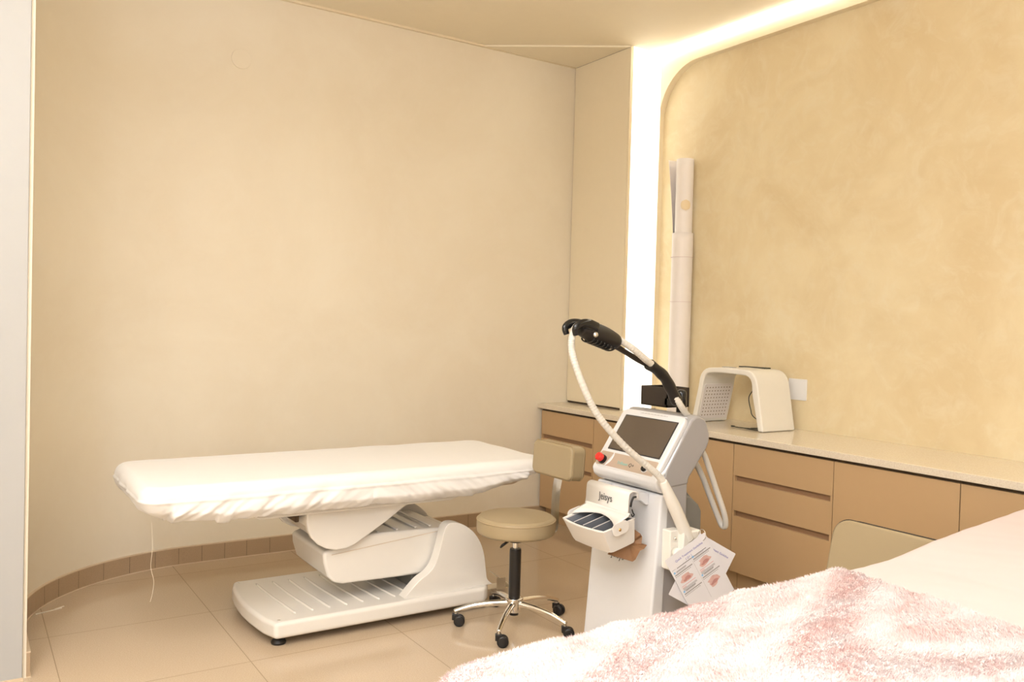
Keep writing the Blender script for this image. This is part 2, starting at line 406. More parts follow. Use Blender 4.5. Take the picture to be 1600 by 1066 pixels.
# round sticker wrapped on the paper
v = []; f = []; cz = 2.27
for j in range(9):
    for i in range(13):
        u = -1+2*i/12; w = -1+2*j/8; hw = math.sqrt(max(0, 1-min(1, abs(w))**2.6))
        a = math.radians(237)+u*.52*max(hw, .02); r = .0645
        v.append((4.098+r*math.cos(a), 4.21+r*math.sin(a), cz+w*.036))
for j in range(8):
    for i in range(12): f.append((j*13+i, j*13+i+1, (j+1)*13+i+1, (j+1)*13+i))
obj('sticker', mesh('sticker', v, f), M['sticker'], pr, smooth=True)
r2 = roll('poster_roll', (4.088, 4.205), .074, 1.4, .866, 2.085, 'wider white paper roll standing on the worktop, wrapped around the thinner one', start=math.radians(200))
for z in (1.92, 1.62): MB().lathe([(.0752, z), (.0752, z+.003)], (4.088, 4.205, 0), (0, 0, 1), 48).build('fold_line', M['sheet'], r2)

# ------------------------------------------------------------------ arch shaped light therapy lamp on worktop
al = thing('arch_lamp', 'white arch-shaped light therapy lamp standing on the worktop', 'lamp', (3.95, 3.52, .865))
def archprof():
    out = [(3.80, .866), (3.745, 1.10)]
    for i in range(1, 9): a = math.radians(5+i*80/8); out.append((3.655+.085*math.cos(a), 1.125+.085*math.sin(a)))
    out += [(3.56, 1.217), (3.44, 1.215)]
    for i in range(0, 9): a = math.radians(90+i*78/8); out.append((3.375+.09*math.cos(a), 1.120+.093*math.sin(a)))
    out += [(3.235, .866)]
    inn = [(3.272, .866), (3.325, 1.08)]
    for i in range(0, 7): a = math.radians(170-i*80/6); inn.append((3.385+.058*math.cos(a), 1.118+.062*math.sin(a)))
    inn += [(3.44, 1.182), (3.56, 1.184)]
    for i in range(0, 7): a = math.radians(90-i*82/6); inn.append((3.65+.055*math.cos(a), 1.122+.058*math.sin(a)))
    inn += [(3.712, 1.08), (3.762, .866)]
    return out, inn
o_, i_ = archprof()
v = []; f = []
# loft outer and inner rows across x
def row(P, n=46):
    P = [Vector((0, *p)) for p in P]; L = [0]
    for a, b in zip(P, P[1:]): L.append(L[-1]+(b-a).length)
    out = []
    for k in range(n):
        s = L[-1]*k/(n-1); j = max(i for i in range(len(L)) if L[i] <= s+1e-9); j = min(j, len(P)-2)
        t = (s-L[j])/(L[j+1]-L[j]); out.append(P[j].lerp(P[j+1], t))
    return out
ro, ri = row(o_), row(i_[::-1])
n = len(ro)
for x in (3.815, 4.095):
    for p in ro: v.append((x, p.y, p.z))
    for p in ri: v.append((x, p.y, p.z))
for k in range(n-1):
    f += [(k, k+1, 2*n+k+1, 2*n+k), (n+k, n+k+1, 3*n+k+1, 3*n+k), (k, k+1, n+k+1, n+k), (2*n+k, 2*n+k+1, 3*n+k+1, 3*n+k)]
f += [(0, n, 3*n, 2*n), (n-1, 2*n-1, 4*n-1, 3*n-1)]
obj('shell', mesh('shell', v, f), M['hand'], al, smooth=True, bevel=.009, seg=4)
# led panel on inner face of the far leg, inner leg line from (3.762,.866) to (3.712,1.08)
ld = Vector((0, 3.712-3.762, 1.08-.866)).normalized(); ln = Vector((0, -ld.z, ld.y)).normalized()
b0 = Vector((3.955, 3.7335, .997))
p = MB(); slab(p, b0+ln*(-.001), (1, 0, 0), ld, ln, .245, .225, .005, .012); pan = p.build('led_panel', M['paper'], al, bevel=.001)
d = MB()
for i in range(9):
    for j in range(9):
        c = b0+Vector((1, 0, 0))*(-.098+.0245*i)+ld*(-.088+.0222*j)+ln*.0035
        d.cyl(c, c+ln*.0012, .0042, n=10)
d.build('led_dots', M['hole'], pan)
MB().box(3.86, 3.90, 3.52, 3.60, 1.216, 1.2195).build('control_panel', M['ltgrey'], al, bevel=.001)
MB().box(4.03, 4.085, 3.42, 3.62, 1.214, 1.221).build('top_slot', M['wire'], al)
w = MB()
w.sweep(spline([(3.941, 3.420, 1.134), (3.944, 3.430, 1.088), (3.936, 3.450, 1.041), (3.921, 3.420, 0.975), (3.905, 3.380, 0.935), (3.97, 3.31, .87), (3.90, 3.34, .868), (3.87, 3.40, .869), (3.86, 3.46, .868), (3.87, 3.50, .868)]), .0028, 8)
w.sweep(spline([(3.86, 3.42, .870), (3.84, 3.36, .87), (3.835, 3.31, .87), (3.85, 3.285, .87), (3.90, 3.28, .87)]), .0028, 8)
w.sweep(spline([(3.88, 3.38, .871), (3.92, 3.36, .871), (3.95, 3.30, .871), (3.99, 3.29, .87)]), .0028, 8)
w.box(3.862, 3.875, 3.495, 3.515, .866, .873)
w.build('power_cord', M['wire'], al, smooth=True)
sw = MB(); slab(sw, (XB, 3.285, 1.10), (0, 1, 0), (0, 0, 1), (-1, 0, 0), .13, .125, .009, .006)
tag(sw.build('switch_plate', M['plate'], bevel=.002), 'blank white plate on golden wall just behind the arch lamp', 'wall plate')

# ------------------------------------------------------------------ white treatment bed
tb = thing('treatment_bed', 'white electric treatment bed on a low ribbed base, beside the back wall', 'bed', (1.7, 3.95, 0))
base = [(1.142, 3.62), (2.32, 3.62)]
bp = []
bp += [(1.165, 3.615), (1.75, 3.615), (2.235, 3.615), (2.262, 3.64), (2.32, 3.74), (2.335, 4.24), (2.30, 4.29), (1.165, 4.30)]
for i in range(1, 8): t = i/8; bp.append((1.150-.035*math.sin(PI*t), 4.30-(4.30-3.615)*t))
def zbase(x): return .118+(.03*(1-math.cos(PI*min(1, max(0, (x-1.3)/.5))))/2)
b = MB(); n = len(bp)
v = [(x, y, .038) for x, y in bp]+[(x, y, .112) for x, y in bp]
f = [tuple(range(n)), tuple(range(2*n-1, n-1, -1))]+[(i, (i+1) % n, n+(i+1) % n, n+i) for i in range(n)]
b.add(v, f).build('base', M['bedwhite'], tb, bevel=.018, seg=4)
rb = MB()
for i in range(8):
    x = 1.27+i*.082
    pts = [(x+.012, 3.70, .1125), (x, 3.85, .1125), (x-.012, 4.0, .1125), (x-.02, 4.2, .1125)]
    rb.sweep(spline(pts, 6), lambda t: (.006, .007*min(1, 8*t+.3, 8*(1-t)+.3)), 10, upv=(0, 0, 1))
rb.build('base_ribs', M['bedwhite'], tb, smooth=True)
for x, y in ((1.20, 3.68), (1.20, 4.24), (2.25, 3.68), (2.25, 4.24)):
    MB().lathe([(.032, 0), (.034, .008), (.026, .02), (.012, .03), (.012, .045)], (x, y, 0)).build('foot', M['black'], tb)
for x, y in ((1.19, 3.65), (1.185, 4.27)): MB().lathe([(.006, .112), (.006, .1145), (.003, .1148)], (x, y, 0)).build('screw', M['steel'], tb)
# column: two cheeks and a back, curved like a wave
cheek = [(1.80, .11), (1.845, .155), (1.885, .19), (1.93, .215), (1.965, .255), (1.985, .31), (1.998, .36), (2.008, .405), (2.022, .436), (2.045, .45), (2.085, .447), (2.13, .428), (2.18, .39), (2.22, .335), (2.245, .27), (2.258, .19), (2.268, .14), (2.30, .11)]
fine = [(p.x, p.y) for p in spline([(x, z, 0) for x, z in cheek], 4)]
c = MB(); c.prism(fine, 'y', 3.655, 3.72); c.build('column', M['bedwhite'], tb, bevel=.014, seg=4)
c = MB(); c.prism(fine, 'y', 4.20, 4.255); c.build('column', M['bedwhite'], tb, bevel=.012, seg=4)
c = MB(); c.prism([(2.03, .36), (2.20, .36), (2.255, .20), (2.27, .11), (2.10, .11)], 'y', 3.72, 4.20); c.build('column_back', M['bedwhite'], tb)
MB().box(1.90, 2.05, 3.78, 4.14, .11, .26).build('lift_motor', M['dkgrey'], tb, bevel=.01)
arm = [(1.42, .36), (1.425, .31), (1.445, .245), (1.475, .213), (1.52, .200), (1.95, .190), (2.05, .20), (2.09, .41), (1.60, .424)]
MB().prism(arm, 'y', 3.735, 4.19).build('lift_arm', M['bedwhite'], tb, bevel=.016, seg=4)
sm = MB(); sm.frame_box((1.46, 3.733, .345), (1, 0, .09), (0, 1, 0), (0, 0, 1), .58, .003, .0025); sm.build('seam', M['mattress'], tb)
rr = MB()
for x in (1.70, 1.80, 1.90, 1.98): rr.box(x, x+.012, 3.76, 4.16, .418, .426)
rr.build('arm_ribs', M['bedwhite'], tb, bevel=.003)
cr = [(1.325, .59), (1.325, .52), (1.332, .48), (1.35, .445), (1.38, .412), (1.42, .388), (1.47, .375), (1.52, .376), (1.565, .392), (1.61, .418), (1.66, .448), (1.72, .483), (1.79, .53), (1.86, .575), (1.88, .59)]
MB().prism(cr, 'y', 3.70, 3.735).build('cradle', M['bedwhite'], tb, bevel=.01, seg=4)
MB().prism(cr, 'y', 4.19, 4.225).build('cradle', M['bedwhite'], tb, bevel=.01, seg=4)
MB().prism([(1.34, .585), (1.34, .49), (1.40, .42), (1.47, .43), (1.80, .585)], 'y', 3.735, 4.19).build('cradle_inner', M['bedwhite'], tb)
MB().box(1.305, 1.325, 3.80, 4.0, .50, .585).build('dark_slot', M['dark'], tb, bevel=.005)  # dark block standing in for the dark slot beside the cradle
u = MB(); u.prism([(1.05, .588), (1.10, .562), (2.05, .562), (2.14, .588)], 'y', 3.665, 4.26); u.build('frame', M['bedwhite'], tb, bevel=.008)
def box_tapered(x0, x1, y0, y1, z0, z1, ix, iy):
    m_ = MB(); v = [(x0+ix, y0+iy, z0), (x1-ix, y0+iy, z0), (x1-ix, y1-iy, z0), (x0+ix, y1-iy, z0), (x0, y0, z1), (x1, y0, z1), (x1, y1, z1), (x0, y1, z1)]
    return m_.add(v, [(0, 3, 2, 1), (4, 5, 6, 7), (0, 1, 5, 4), (1, 2, 6, 5), (2, 3, 7, 6), (3, 0, 4, 7)])
box_tapered(.65, 2.55, 3.63, 4.31, .60, .728, .09, .06).build('mattress', M['mattress'], tb, bevel=.03, seg=4)
# metal pedal bracket behind the base
pd = MB()
pd.frame_box((2.40, 3.78, .10), (.80, -.2, -.56), (.2, .98, 0), Vector((.8, -.2, -.56)).cross(Vector((.2, .98, 0))), .125, .10, .003)
pd.frame_box((2.405, 3.78, .03), (0, 0, 1), (.98, -.2, 0), (.2, .98, 0), .062, .05, .002)
pd.frame_box((2.33, 3.80, .03), (1, -.05, 0), (0, 1, 0), (0, 0, 1), .17, .08, .003)
pd.build('pedal', M['steel'], tb, label='steel foot pedal at the right end of the base')

# fitted white towelling cover on the treatment bed
def cover():
    X0, X1, Y0, Y1 = .605, 2.60, 3.575, 4.36
    cx, cy = (X0+X1)/2, (Y0+Y1)/2; W_, H_ = X1-X0, Y1-Y0
    per = rrect(W_, H_, .10, 14)
    # resample perimeter evenly
    P = [Vector((x, y, 0)) for x, y in per]+[Vector((*per[0], 0))]; L = [0]
    for a, b in zip(P, P[1:]): L.append(L[-1]+(b-a).length)
    N = 720; ring = []
    j = 0
    for k in range(N):
        s = L[-1]*k/N
        while L[j+1] < s: j += 1
        t = (s-L[j])/max(1e-9, L[j+1]-L[j]); ring.append(P[j].lerp(P[j+1], t))
    inner = [.02, .12, .25, .4, .55, .68, .78, .85]   # top rings, fraction to the border
    v = []; f = []
    rows = []
    def nz(x, y, z): return noise.noise(Vector((x, y, z)))
    for q in inner:
        rowp = []
        for p in ring:
            x = cx+p.x*q if abs(p.x) > 0 else cx; y = cy+p.y*q
            rowp.append((x, y, .748+.004*nz(x*3, y*3, 1)))
        rows.append(rowp)
    # side rows, t 0..1 from top edge to hem
    K = 26
    for k in range(K+1):
        t = k/K; rowp = []
        for i, p in enumerate(ring):
            ang = math.atan2(p.y/H_, p.x/W_)
            x = cx+p.x; y = cy+p.y
            front = p.y < -H_/2+.03
            nrm = Vector((p.x-max(-W_/2+.10, min(W_/2-.10, p.x)), p.y-max(-H_/2+.10, min(H_/2-.10, p.y)), 0))
            if nrm.length < 1e-6: nrm = Vector((0, -1, 0))
            nrm.normalize()
            # hem height
            dx0 = x-X0; dx1 = X1-x
            hem = .588
            if dx0 < .38: hem += .012*math.sin(dx0*9)-.0
            if dx0 < .12: hem += .015*(1-dx0/.12)
            hem += .085*max(0, min(1, (.46-dx1)/.46))
            if dx0 > .30 and dx0 < .36: hem -= .012
            hem += .004*nz(x*9, y*9, 4)
            # round the shoulder
            if t < .25:
                a = t/.25*PI/2; rad = .045; off = -rad+rad*math.sin(a); z = .75-rad+rad*math.cos(a)
            else:
                u_ = (t-.25)/.75; z = .705+(hem-.705)*u_; off = .004*math.sin(u_*PI)-.055*max(0, u_-.62)**1.4/.38**1.4*.75
                if x < X0+.12 or x > X1-.15: off -= .07*u_**2*(1 if x < X0+.12 else 1)
            # creases on the side: slanted pulls toward the elastic
            u_ = max(0, (t-.2)/.8)
            s = x*1.0+y*1.0
            amp = .25+.75*max(0, nz(s*2.2, 7, 0)+.35)
            sl = s*11+u_*1.6*(1 if x < 1.6 else -1)
            wr = nz(sl, u_*.8, 2)*.034*amp*u_*(1.15-u_)*2.8+nz(sl*2.6, u_*1.5, 5)*.016*u_
            el = 0
            if .32 < dx0 < 1.62 and u_ > .74: el = .0028*math.sin(s*2*PI/.0135)*min(1, (u_-.74)/.1)
            seam = .006*math.exp(-((u_-.20)/.035)**2)
            rowp.append((x+nrm.x*(off+wr+el+seam), y+nrm.y*(off+wr+el+seam), z+.003*nz(s*6, 3, u_*3)))
        rows.append(rowp)
    # tuck under
    last = rows[-1]
    rows.append([(cx+(p[0]-cx)*.985, cy+(p[1]-cy)*.955, p[2]+.006) for p in last])
    for r in rows: v += r
    for j in range(len(rows)-1):
        for i in range(N): f.append((j*N+i, j*N+(i+1) % N, (j+1)*N+(i+1) % N, (j+1)*N+i))
    f.append(tuple(range(N)))
    return v, f
v, f = cover()
bc = obj('bed_cover', mesh('bed_cover', v, f), M['cloth'], smooth=True)
tag(bc, 'white elasticated towelling cover fitted over the treatment bed mattress', 'bed cover')
th = MB(); th.sweep(spline([(.66, 3.66, .60), (.665, 3.66, .5), (.66, 3.66, .42), (.672, 3.66, .36), (.668, 3.66, .31), (.660, 3.66, .275)]), .0007, 6)
tag(th.build('thread', M['thread']), 'loose white thread hanging down from the bed cover corner', 'thread')
tw = MB(); tw.frame_box((.318, 4.575, .0005), (.118, .04, 0), (-.04, .118, 0), (0, 0, 1), .95, .05, .003); tw.frame_box((.40, 4.60, .003), (.118, .08, .0), (-.08, .118, 0), (0, 0, 1), .36, .05, .003)
tag(tw.build('cotton_strip', M['thread']), 'thin white strip of scrap lying on the floor by the curved skirting', 'scrap')

# ------------------------------------------------------------------ stools
def stool(cx, cy, zs, label, ang0, bx, bw, bh, bz, tilt, th_, rc, castrot):
    t = thing('treatment_stool', label, 'stool', (cx, cy, 0), 'taupe stools with backrests')
    st = MB(); st.lathe([(.01, zs-.088), (.175, zs-.088), (.186, zs-.078), (.189, zs-.06), (.189, zs-.026), (.185, zs-.013), (.172, zs-.004), (.10, zs), (.01, zs+.001)], (cx, cy, 0), n=72)
    seat = st.build('seat', M['taupe'], t, smooth=True, bevel=.003)
    pp = MB(); pp.lathe([(.1875, zs-.024), (.1905, zs-.021), (.1905, zs-.019), (.1875, zs-.016)], (cx, cy, 0), n=72); pp.build('piping', M['piping'], seat, smooth=True)
    m_ = MB(); m_.box(cx-.06, cx+.07, cy-.05, cy+.05, zs-.112, zs-.088); m_.cyl((cx, cy, zs-.13), (cx, cy, zs-.11), .035)
    mech = m_.build('seat_mechanism', M['black'], t, bevel=.006)
    lv = MB(); lv.sweep([(cx-.05, cy-.04, zs-.103), (cx-.10, cy-.07, zs-.107), (cx-.135, cy-.09, zs-.112)], lambda k: (.006, .006+.010*k), 10); lv.build('height_lever', M['black'], mech, smooth=True)
    MB().cyl((cx, cy, zs-.17), (cx, cy, zs-.12), .013).build('gas_piston', M['chrome'], t)
    MB().lathe([(.026, .13), (.028, .15), (.028, zs-.17), (.026, zs-.162)], (cx, cy, 0)).build('gas_cylinder', M['black'], t)
    MB().lathe([(.030, .07), (.036, .072), (.036, .118), (.043, .125), (.043, .137), (.030, .142)], (cx, cy, 0)).build('hub', M['chrome'], t, smooth=True, bevel=.002)
    MB().cyl((cx, cy, .055), (cx, cy, .072), .022).build('hub_cap', M['black'], t)
    for k in range(5):
        a = math.radians(ang0+72*k); d = Vector((math.cos(a), math.sin(a), 0)); c0 = Vector((cx, cy, 0))
        pts = spline([c0+d*.03+Vector((0, 0, .112)), c0+d*.12+Vector((0, 0, .108)), c0+d*.21+Vector((0, 0, .094)), c0+d*.285+Vector((0, 0, .070))], 8)
        lg = MB(); lg.sweep(pts, lambda s: (.017-.008*s, .015-.004*s), 14, upv=(0, 0, 1)); lg.build('leg', M['chrome'], t, smooth=True)
        e = c0+d*.278
        cs = MB(); cs.cyl((e.x, e.y, .055), (e.x, e.y, .068), .007)
        stem = cs
        ca = math.radians(castrot[k]); w = Vector((math.cos(ca), math.sin(ca), 0)); ax = Vector((-w.y, w.x, 0)); cc = e+w*.018+Vector((0, 0, .026))
        hood = []
        hd = MB()
        for sgn in (-1, 1):
            hd.lathe([(.012, 0), (.0265, .001), (.0265, .014), (.022, .018), (.01, .019)], cc+ax*(.003*sgn), ax*sgn, 28)
        hd.add([e+Vector((0, 0, z))+w*a_+ax*b_ for z in (.030, .058) for a_, b_ in ((-.016, -.014), (.012, -.014), (.012, .014), (-.016, .014))], [(0, 3, 2, 1), (4, 5, 6, 7), (0, 1, 5, 4), (1, 2, 6, 5), (2, 3, 7, 6), (3, 0, 4, 7)])
        cst = hd.build('caster', M['black'], t, bevel=.0025)
        stem.build('stem', M['chrome'], cst)
    # back bar (flat steel), facing the seat
    bar = spline([(cx+.05, cy, zs-.100), (cx+.17, cy, zs-.103), (cx+.212, cy, zs-.10), (cx+.225, cy, zs-.075), (cx+.228, cy, zs+.02), (cx+.232, cy, zs+.10), (bx+th_*.6, cy, bz-bh/2+.02), (bx+th_*.7, cy, bz)], 8)
    bb_ = MB(); bb_.sweep(bar, lambda s: (.003, .033), 4, upv=(1, 0, 0)); bb_.build('back_bar', M['steel'], t)
    tv = Vector((math.sin(tilt), 0, math.cos(tilt))); nv = Vector((math.cos(tilt), 0, -math.sin(tilt)))
    k_ = MB(); slab(k_, (bx, cy, bz), (0, 1, 0), tv, nv, bw, bh, th_, rc, 10)
    bk = k_.build('backrest', M['taupe'], t, bevel=.012, seg=4)
    for i, off in enumerate((.014, th_-.014)):
        s2 = MB(); pr_ = rrect(bw+.003, bh+.003, rc, 10)
        loop = [Vector((bx, cy, bz))+Vector((0, 1, 0))*x+tv*y+nv*off for x, y in pr_]
        s2.sweep(loop+loop[:2], .0017, 6, upv=(1, 0, 0)); s2.build('piping' if bw < .36 else 'stitched_seam', M['piping'] if bw < .36 else M['stitch'], bk, smooth=True)
    return t
stool(2.235, 3.355, .535, 'taupe round stool with chrome star base between the treatment bed and the laser machine', 7, 2.43, .325, .165, .785, .06, .088, .032, [290, 20, 330, 330, 330])
stool(2.635, 1.82, .50, 'taupe stool mostly hidden behind the pink bed, only its broad seamed backrest showing', 20, 2.82, .475, .30, .585, .22, .085, .07, [200, 40, 100, 250, 330])

# ------------------------------------------------------------------ laser machine
lm = thing('laser_machine', 'white upright laser treatment machine with tilted screen and hose arm, in front of the cabinets', 'medical device', (2.5, 2.77, 0))
yR, yL = 2.56, 2.98
v = []
MB().prism([(2.418, .758), (2.362, .07), (2.372, .05), (2.44, .05), (2.462, .758)], 'y', yR, yL).build('front_cover', M['white'], lm, bevel=.014, seg=4)
MB().prism([(2.452, .80), (2.57, .80), (2.57, .60), (2.625, .12), (2.62, .05), (2.40, .05)], 'y', yR+.004, yL-.004).build('body', M['ltgrey'], lm, bevel=.012, seg=4)
MB().prism([(2.425, .80), (2.437, .86), (2.575, 1.062), (2.60, 1.078), (2.63, 1.078), (2.66, 1.062), (2.688, 1.0), (2.686, .965), (2.672, .935), (2.572, .815), (2.57, .79), (2.44, .78)], 'y', yR, yL).build('head', M['ltgrey'], lm, bevel=.016, seg=4)
MB().prism([(2.425, .762), (2.392, .785), (2.383, .815), (2.392, .832), (2.44, .86), (2.46, .80), (2.46, .762)], 'y', yR+.002, yL-.002).build('chin', M['white'], lm, bevel=.010, seg=4)
A = Vector((2.389, 2.77, .825)); sd = Vector((.571, 0, .821)).normalized(); nd = Vector((-.821, 0, .571)).normalized(); yd = Vector((0, 1, 0))
def P(s, y, o=0): return Vector((A.x, y, A.z))+sd*s+nd*o
# pale blue-grey gasket and white bezel
k = MB(); slab(k, P(.155, 2.77, -.042), yd, sd, nd, .416, .318, .022, .04); k.build('gasket', M['bluegrey'], lm, bevel=.006)
k = MB(); slab(k, P(.150, 2.77, -.022), yd, sd, nd, .402, .306, .026, .035); k.build('bezel', M['white'], lm, bevel=.008, seg=4)
k = MB(); slab(k, P(.178, 2.765, .002), yd, sd, nd, .336, .182, .0035, .003); scr = k.build('screen_rim', M['screenrim'], lm)
k = MB(); slab(k, P(.178, 2.765, .0035), yd, sd, nd, .326, .172, .003, .002); k.build('screen', M['screen'], lm)
k = MB(); slab(k, P(.040, 2.775, .002), yd, sd, nd, .370, .068, .0035, .008); cp = k.build('control_panel', M['strip'], lm, bevel=.001)
# white crescent divider
pts = [P(.006+.066*t, 2.893-.020*math.sin(PI*t*.55), .006) for t in [i/12 for i in range(13)]]
k = MB(); k.sweep(pts, lambda t: (.0035, .0015+.007*math.sin(PI*t)), 10, upv=nd); k.build('divider', M['white'], cp, smooth=True)
k = MB(); k.lathe([(.021, 0), (.021, .010), (.012, .012)], P(.030, 2.922, .004), nd, 32); k.build('button_base', M['black'], cp)
k = MB(); k.lathe([(.012, .0), (.012, .010), (.019, .012), (.0195, .028), (.016, .034), (.008, .036)], P(.030, 2.922, .010), nd, 40); k.build('stop_button', M['red'], cp, smooth=True, bevel=.001, label='red emergency stop button')
k = MB(); k.lathe([(.017, 0), (.017, .003), (.010, .004)], P(.030, 2.650, .005), nd, 32); k.build('key_ring', M['white'], cp)
k = MB(); k.lathe([(.013, .0), (.013, .012), (.010, .015), (.004, .016)], P(.030, 2.648, .006), nd, 32); k.build('key_switch', M['blackg'], cp, smooth=True)
text('TriBeam', .020, P(.032, 2.793, .0062), -yd, sd, M['teal'], cp)
text('Q+', .024, P(.032, 2.735, .0062), -yd, sd, M['ink'], cp)
tx = MB()
for i in range(26):
    a = 2.85-i*.0067; tx.frame_box(P(.287, a, .0042), -yd, sd, nd, .0045, .0014+.0016*((i*7) % 3)/2, .0004)
tx.build('fine_print', M['greyink'], lm)
fx = lambda z: 2.362+(z-.07)*(2.418-2.362)/(.758-.07)
nf = Vector((-.997, 0, .081)); uf = Vector((.081, 0, .997))
text('Jeisys', .042, (fx(.458)-.001, 2.795, .458), -yd, uf, M['ink'], lm, squeeze=.92)
# handle
for y in (2.645, 2.885):
    h = MB(); h.prism([(2.415, .756), (2.415, .706), (2.40, .706), (2.37, .726), (2.30, .736), (2.295, .764), (2.33, .768)], 'y', y-.013, y+.013); h.build('handle_bracket', M['white'], lm, bevel=.004)
MB().cyl((2.305, 2.635, .752), (2.305, 2.895, .752), .012).build('handle_bar', M['ltgrey'], lm, smooth=True)
# casters under the machine
for x, y in ((2.41, 2.60), (2.41, 2.94), (2.58, 2.60), (2.58, 2.94)):
    k = MB(); k.lathe([(.01, -.012), (.026, -.011), (.026, .011), (.01, .012)], (x, y, .026), (0, 1, 0)); k.box(x-.012, x+.012, y-.009, y+.009, .03, .055); k.build('caster', M['black'], lm)
# rear grey housing
k = MB(); k.prism([(2.56, .775), (2.60, .772), (2.66, .735), (2.735, .668), (2.742, .655), (2.72, .545), (2.70, .30), (2.56, .30)], 'y', 2.66, 2.95); k.build('rear_housing', M['dkgrey'], lm, bevel=.006)
k = MB(); k.prism([(2.56, .735), (2.62, .733), (2.675, .69), (2.695, .66), (2.695, .30), (2.56, .30)], 'y', 2.60, 2.70); k.build('rear_filter_cover', M['dkgrey'], lm, bevel=.012)
# pole, accessory tray, holder arm
k = MB(); k.lathe([(.022, 0), (.022, .10), (.020, .112), (.012, .12)], (2.665, 2.715, 1.055)); pole = k.build('arm_post', M['blackg'], lm, smooth=True)
k = MB(); k.box(2.655, 2.675, 2.72, 2.81, 1.10, 1.13); k.build('tray_bracket', M['black'], pole)
bx0, bx1, by0, by1, bz0, bz1 = 2.655, 2.79, 2.795, 2.968, 1.088, 1.176
k = MB(); k.box(bx0, bx1, by0, by1, bz0, bz0+.005); k.box(bx0, bx0+.005, by0, by1, bz0, bz1); k.box(bx1-.005, bx1, by0, by1, bz0, bz1); k.box(bx0, bx1, by0, by0+.005, bz0, bz1); k.box(bx0, bx1, by1-.005, by1, bz0, bz1)
k.build('accessory_tray', M['brownblk'], lm)
sl = spline([(2.557, 2.630, 1.130), (2.525, 2.630, 1.177), (2.490, 2.630, 1.227), (2.449, 2.630, 1.262), (2.390, 2.630, 1.294)], 10)
k = MB(); k.sweep(sl, lambda t: (.0225+.0018*math.sin(t*21), .027), 18, upv=(-.7, 0, .7)); k.build('arm_sleeve', M['black'], lm, smooth=True)
k = MB(); k.sweep(spline([(2.423, 2.650, 1.285), (2.359, 2.650, 1.307), (2.288, 2.650, 1.338), (2.226, 2.650, 1.367), (2.178, 2.650, 1.389)], 8), lambda t: (.010+.004*abs(2*t-1), .016), 12, upv=(0, 0, 1)); k.build('arm_rod', M['brownblk'], lm, smooth=True)
# clamp head
ax0, ax1 = Vector((2.045, 2.65, 1.438)), Vector((2.243, 2.65, 1.378))
def clampr(t):
    e = max(.05, 1-max(0, (t-.86)/.14)**2.2)**.5
    return (.030+.013*math.sin(PI*min(1, t*1.05)))*e, (.034+.012*math.sin(PI*t))*e
k = MB(); k.sweep([ax0.lerp(ax1, i/30) for i in range(31)], clampr, 28, upv=(0, 0, 1)); ch = k.build('clamp_head', M['black'], lm, smooth=True)
for sy in (-1, 1):
    k = MB(); pp_ = spline([(2.10, 2.65+.030*sy, 1.438), (2.06, 2.65+.034*sy, 1.452), (2.02, 2.65+.036*sy, 1.452), (1.995, 2.65+.034*sy, 1.435), (2.0, 2.65+.030*sy, 1.410)], 8)
    k.sweep(pp_, lambda t: (.024-.012*t, .015-.004*t), 14, upv=(0, 0, 1)); k.build('clamp_jaw', M['blackg'], ch, smooth=True)
k = MB()
for i in range(7):
    c0_ = ax0.lerp(ax1, .25+.09*i)+Vector((-.012, 0, -.026)); k.sweep([c0_+Vector((.0, -.040*math.cos(a), -.016*math.sin(a))) for a in [PI*j/12 for j in range(13)]], .0035, 8)
k.build('grip_ribs', M['blackg'], ch, smooth=True)
k = MB(); k.lathe([(.002, 0), (.011, .001), (.009, .005), (.002, .007)], (2.085, 2.605, 1.412), (-.3, -1, .1)); k.build('clamp_screw', M['steel'], ch, smooth=True)
k = MB(); k.lathe([(.002, 0), (.008, .001), (.006, .004), (.002, .006)], (1.998, 2.62, 1.415), (-.6, -1, 0)); k.build('clamp_screw', M['steel'], ch, smooth=True)
# the hose with its ribbed sleeve
hp = spline([(2.669, 2.640, 1.035), (2.605, 2.620, 1.078), (2.556, 2.610, 1.121), (2.520, 2.625, 1.183), (2.486, 2.630, 1.238), (2.426, 2.622, 1.279), (2.362, 2.615, 1.311), (2.296, 2.620, 1.355), (2.232, 2.635, 1.393), (2.22, 2.64, 1.398), (2.13, 2.65, 1.435), (2.062, 2.65, 1.456), (2.018, 2.645, 1.440), (1.995, 2.638, 1.40), (1.989, 2.63, 1.35), (2.0, 2.61, 1.28), (2.035, 2.59, 1.185), (2.07, 2.58, 1.12), (2.119, 2.565, 1.055), (2.199, 2.545, .975), (2.285, 2.525, .905), (2.335, 2.510, .865), (2.362, 2.503, .835), (2.374, 2.50, .81)], 36)
def hr(t):
    return .0138+(.0006*math.sin(t*2*PI*150))
k = MB(); k.sweep(hp, hr, 14); k.build('hose', M['hose'], lm, smooth=True)
k = MB(); k.sweep(spline([(2.66, 2.70, .95), (2.69, 2.64, .935), (2.708, 2.615, .905), (2.74, 2.605, .83), (2.777, 2.60, .746), (2.815, 2.585, .64), (2.832, 2.59, .585), (2.832, 2.61, .578), (2.818, 2.625, .62), (2.775, 2.64, .72), (2.735, 2.645, .80), (2.69, 2.65, .865), (2.64, 2.67, .89), (2.60, 2.70, .89)], 22), lambda t: .0125+.0005*math.sin(t*2*PI*110), 14); k.build('rear_hose', M['hose'], lm, smooth=True)
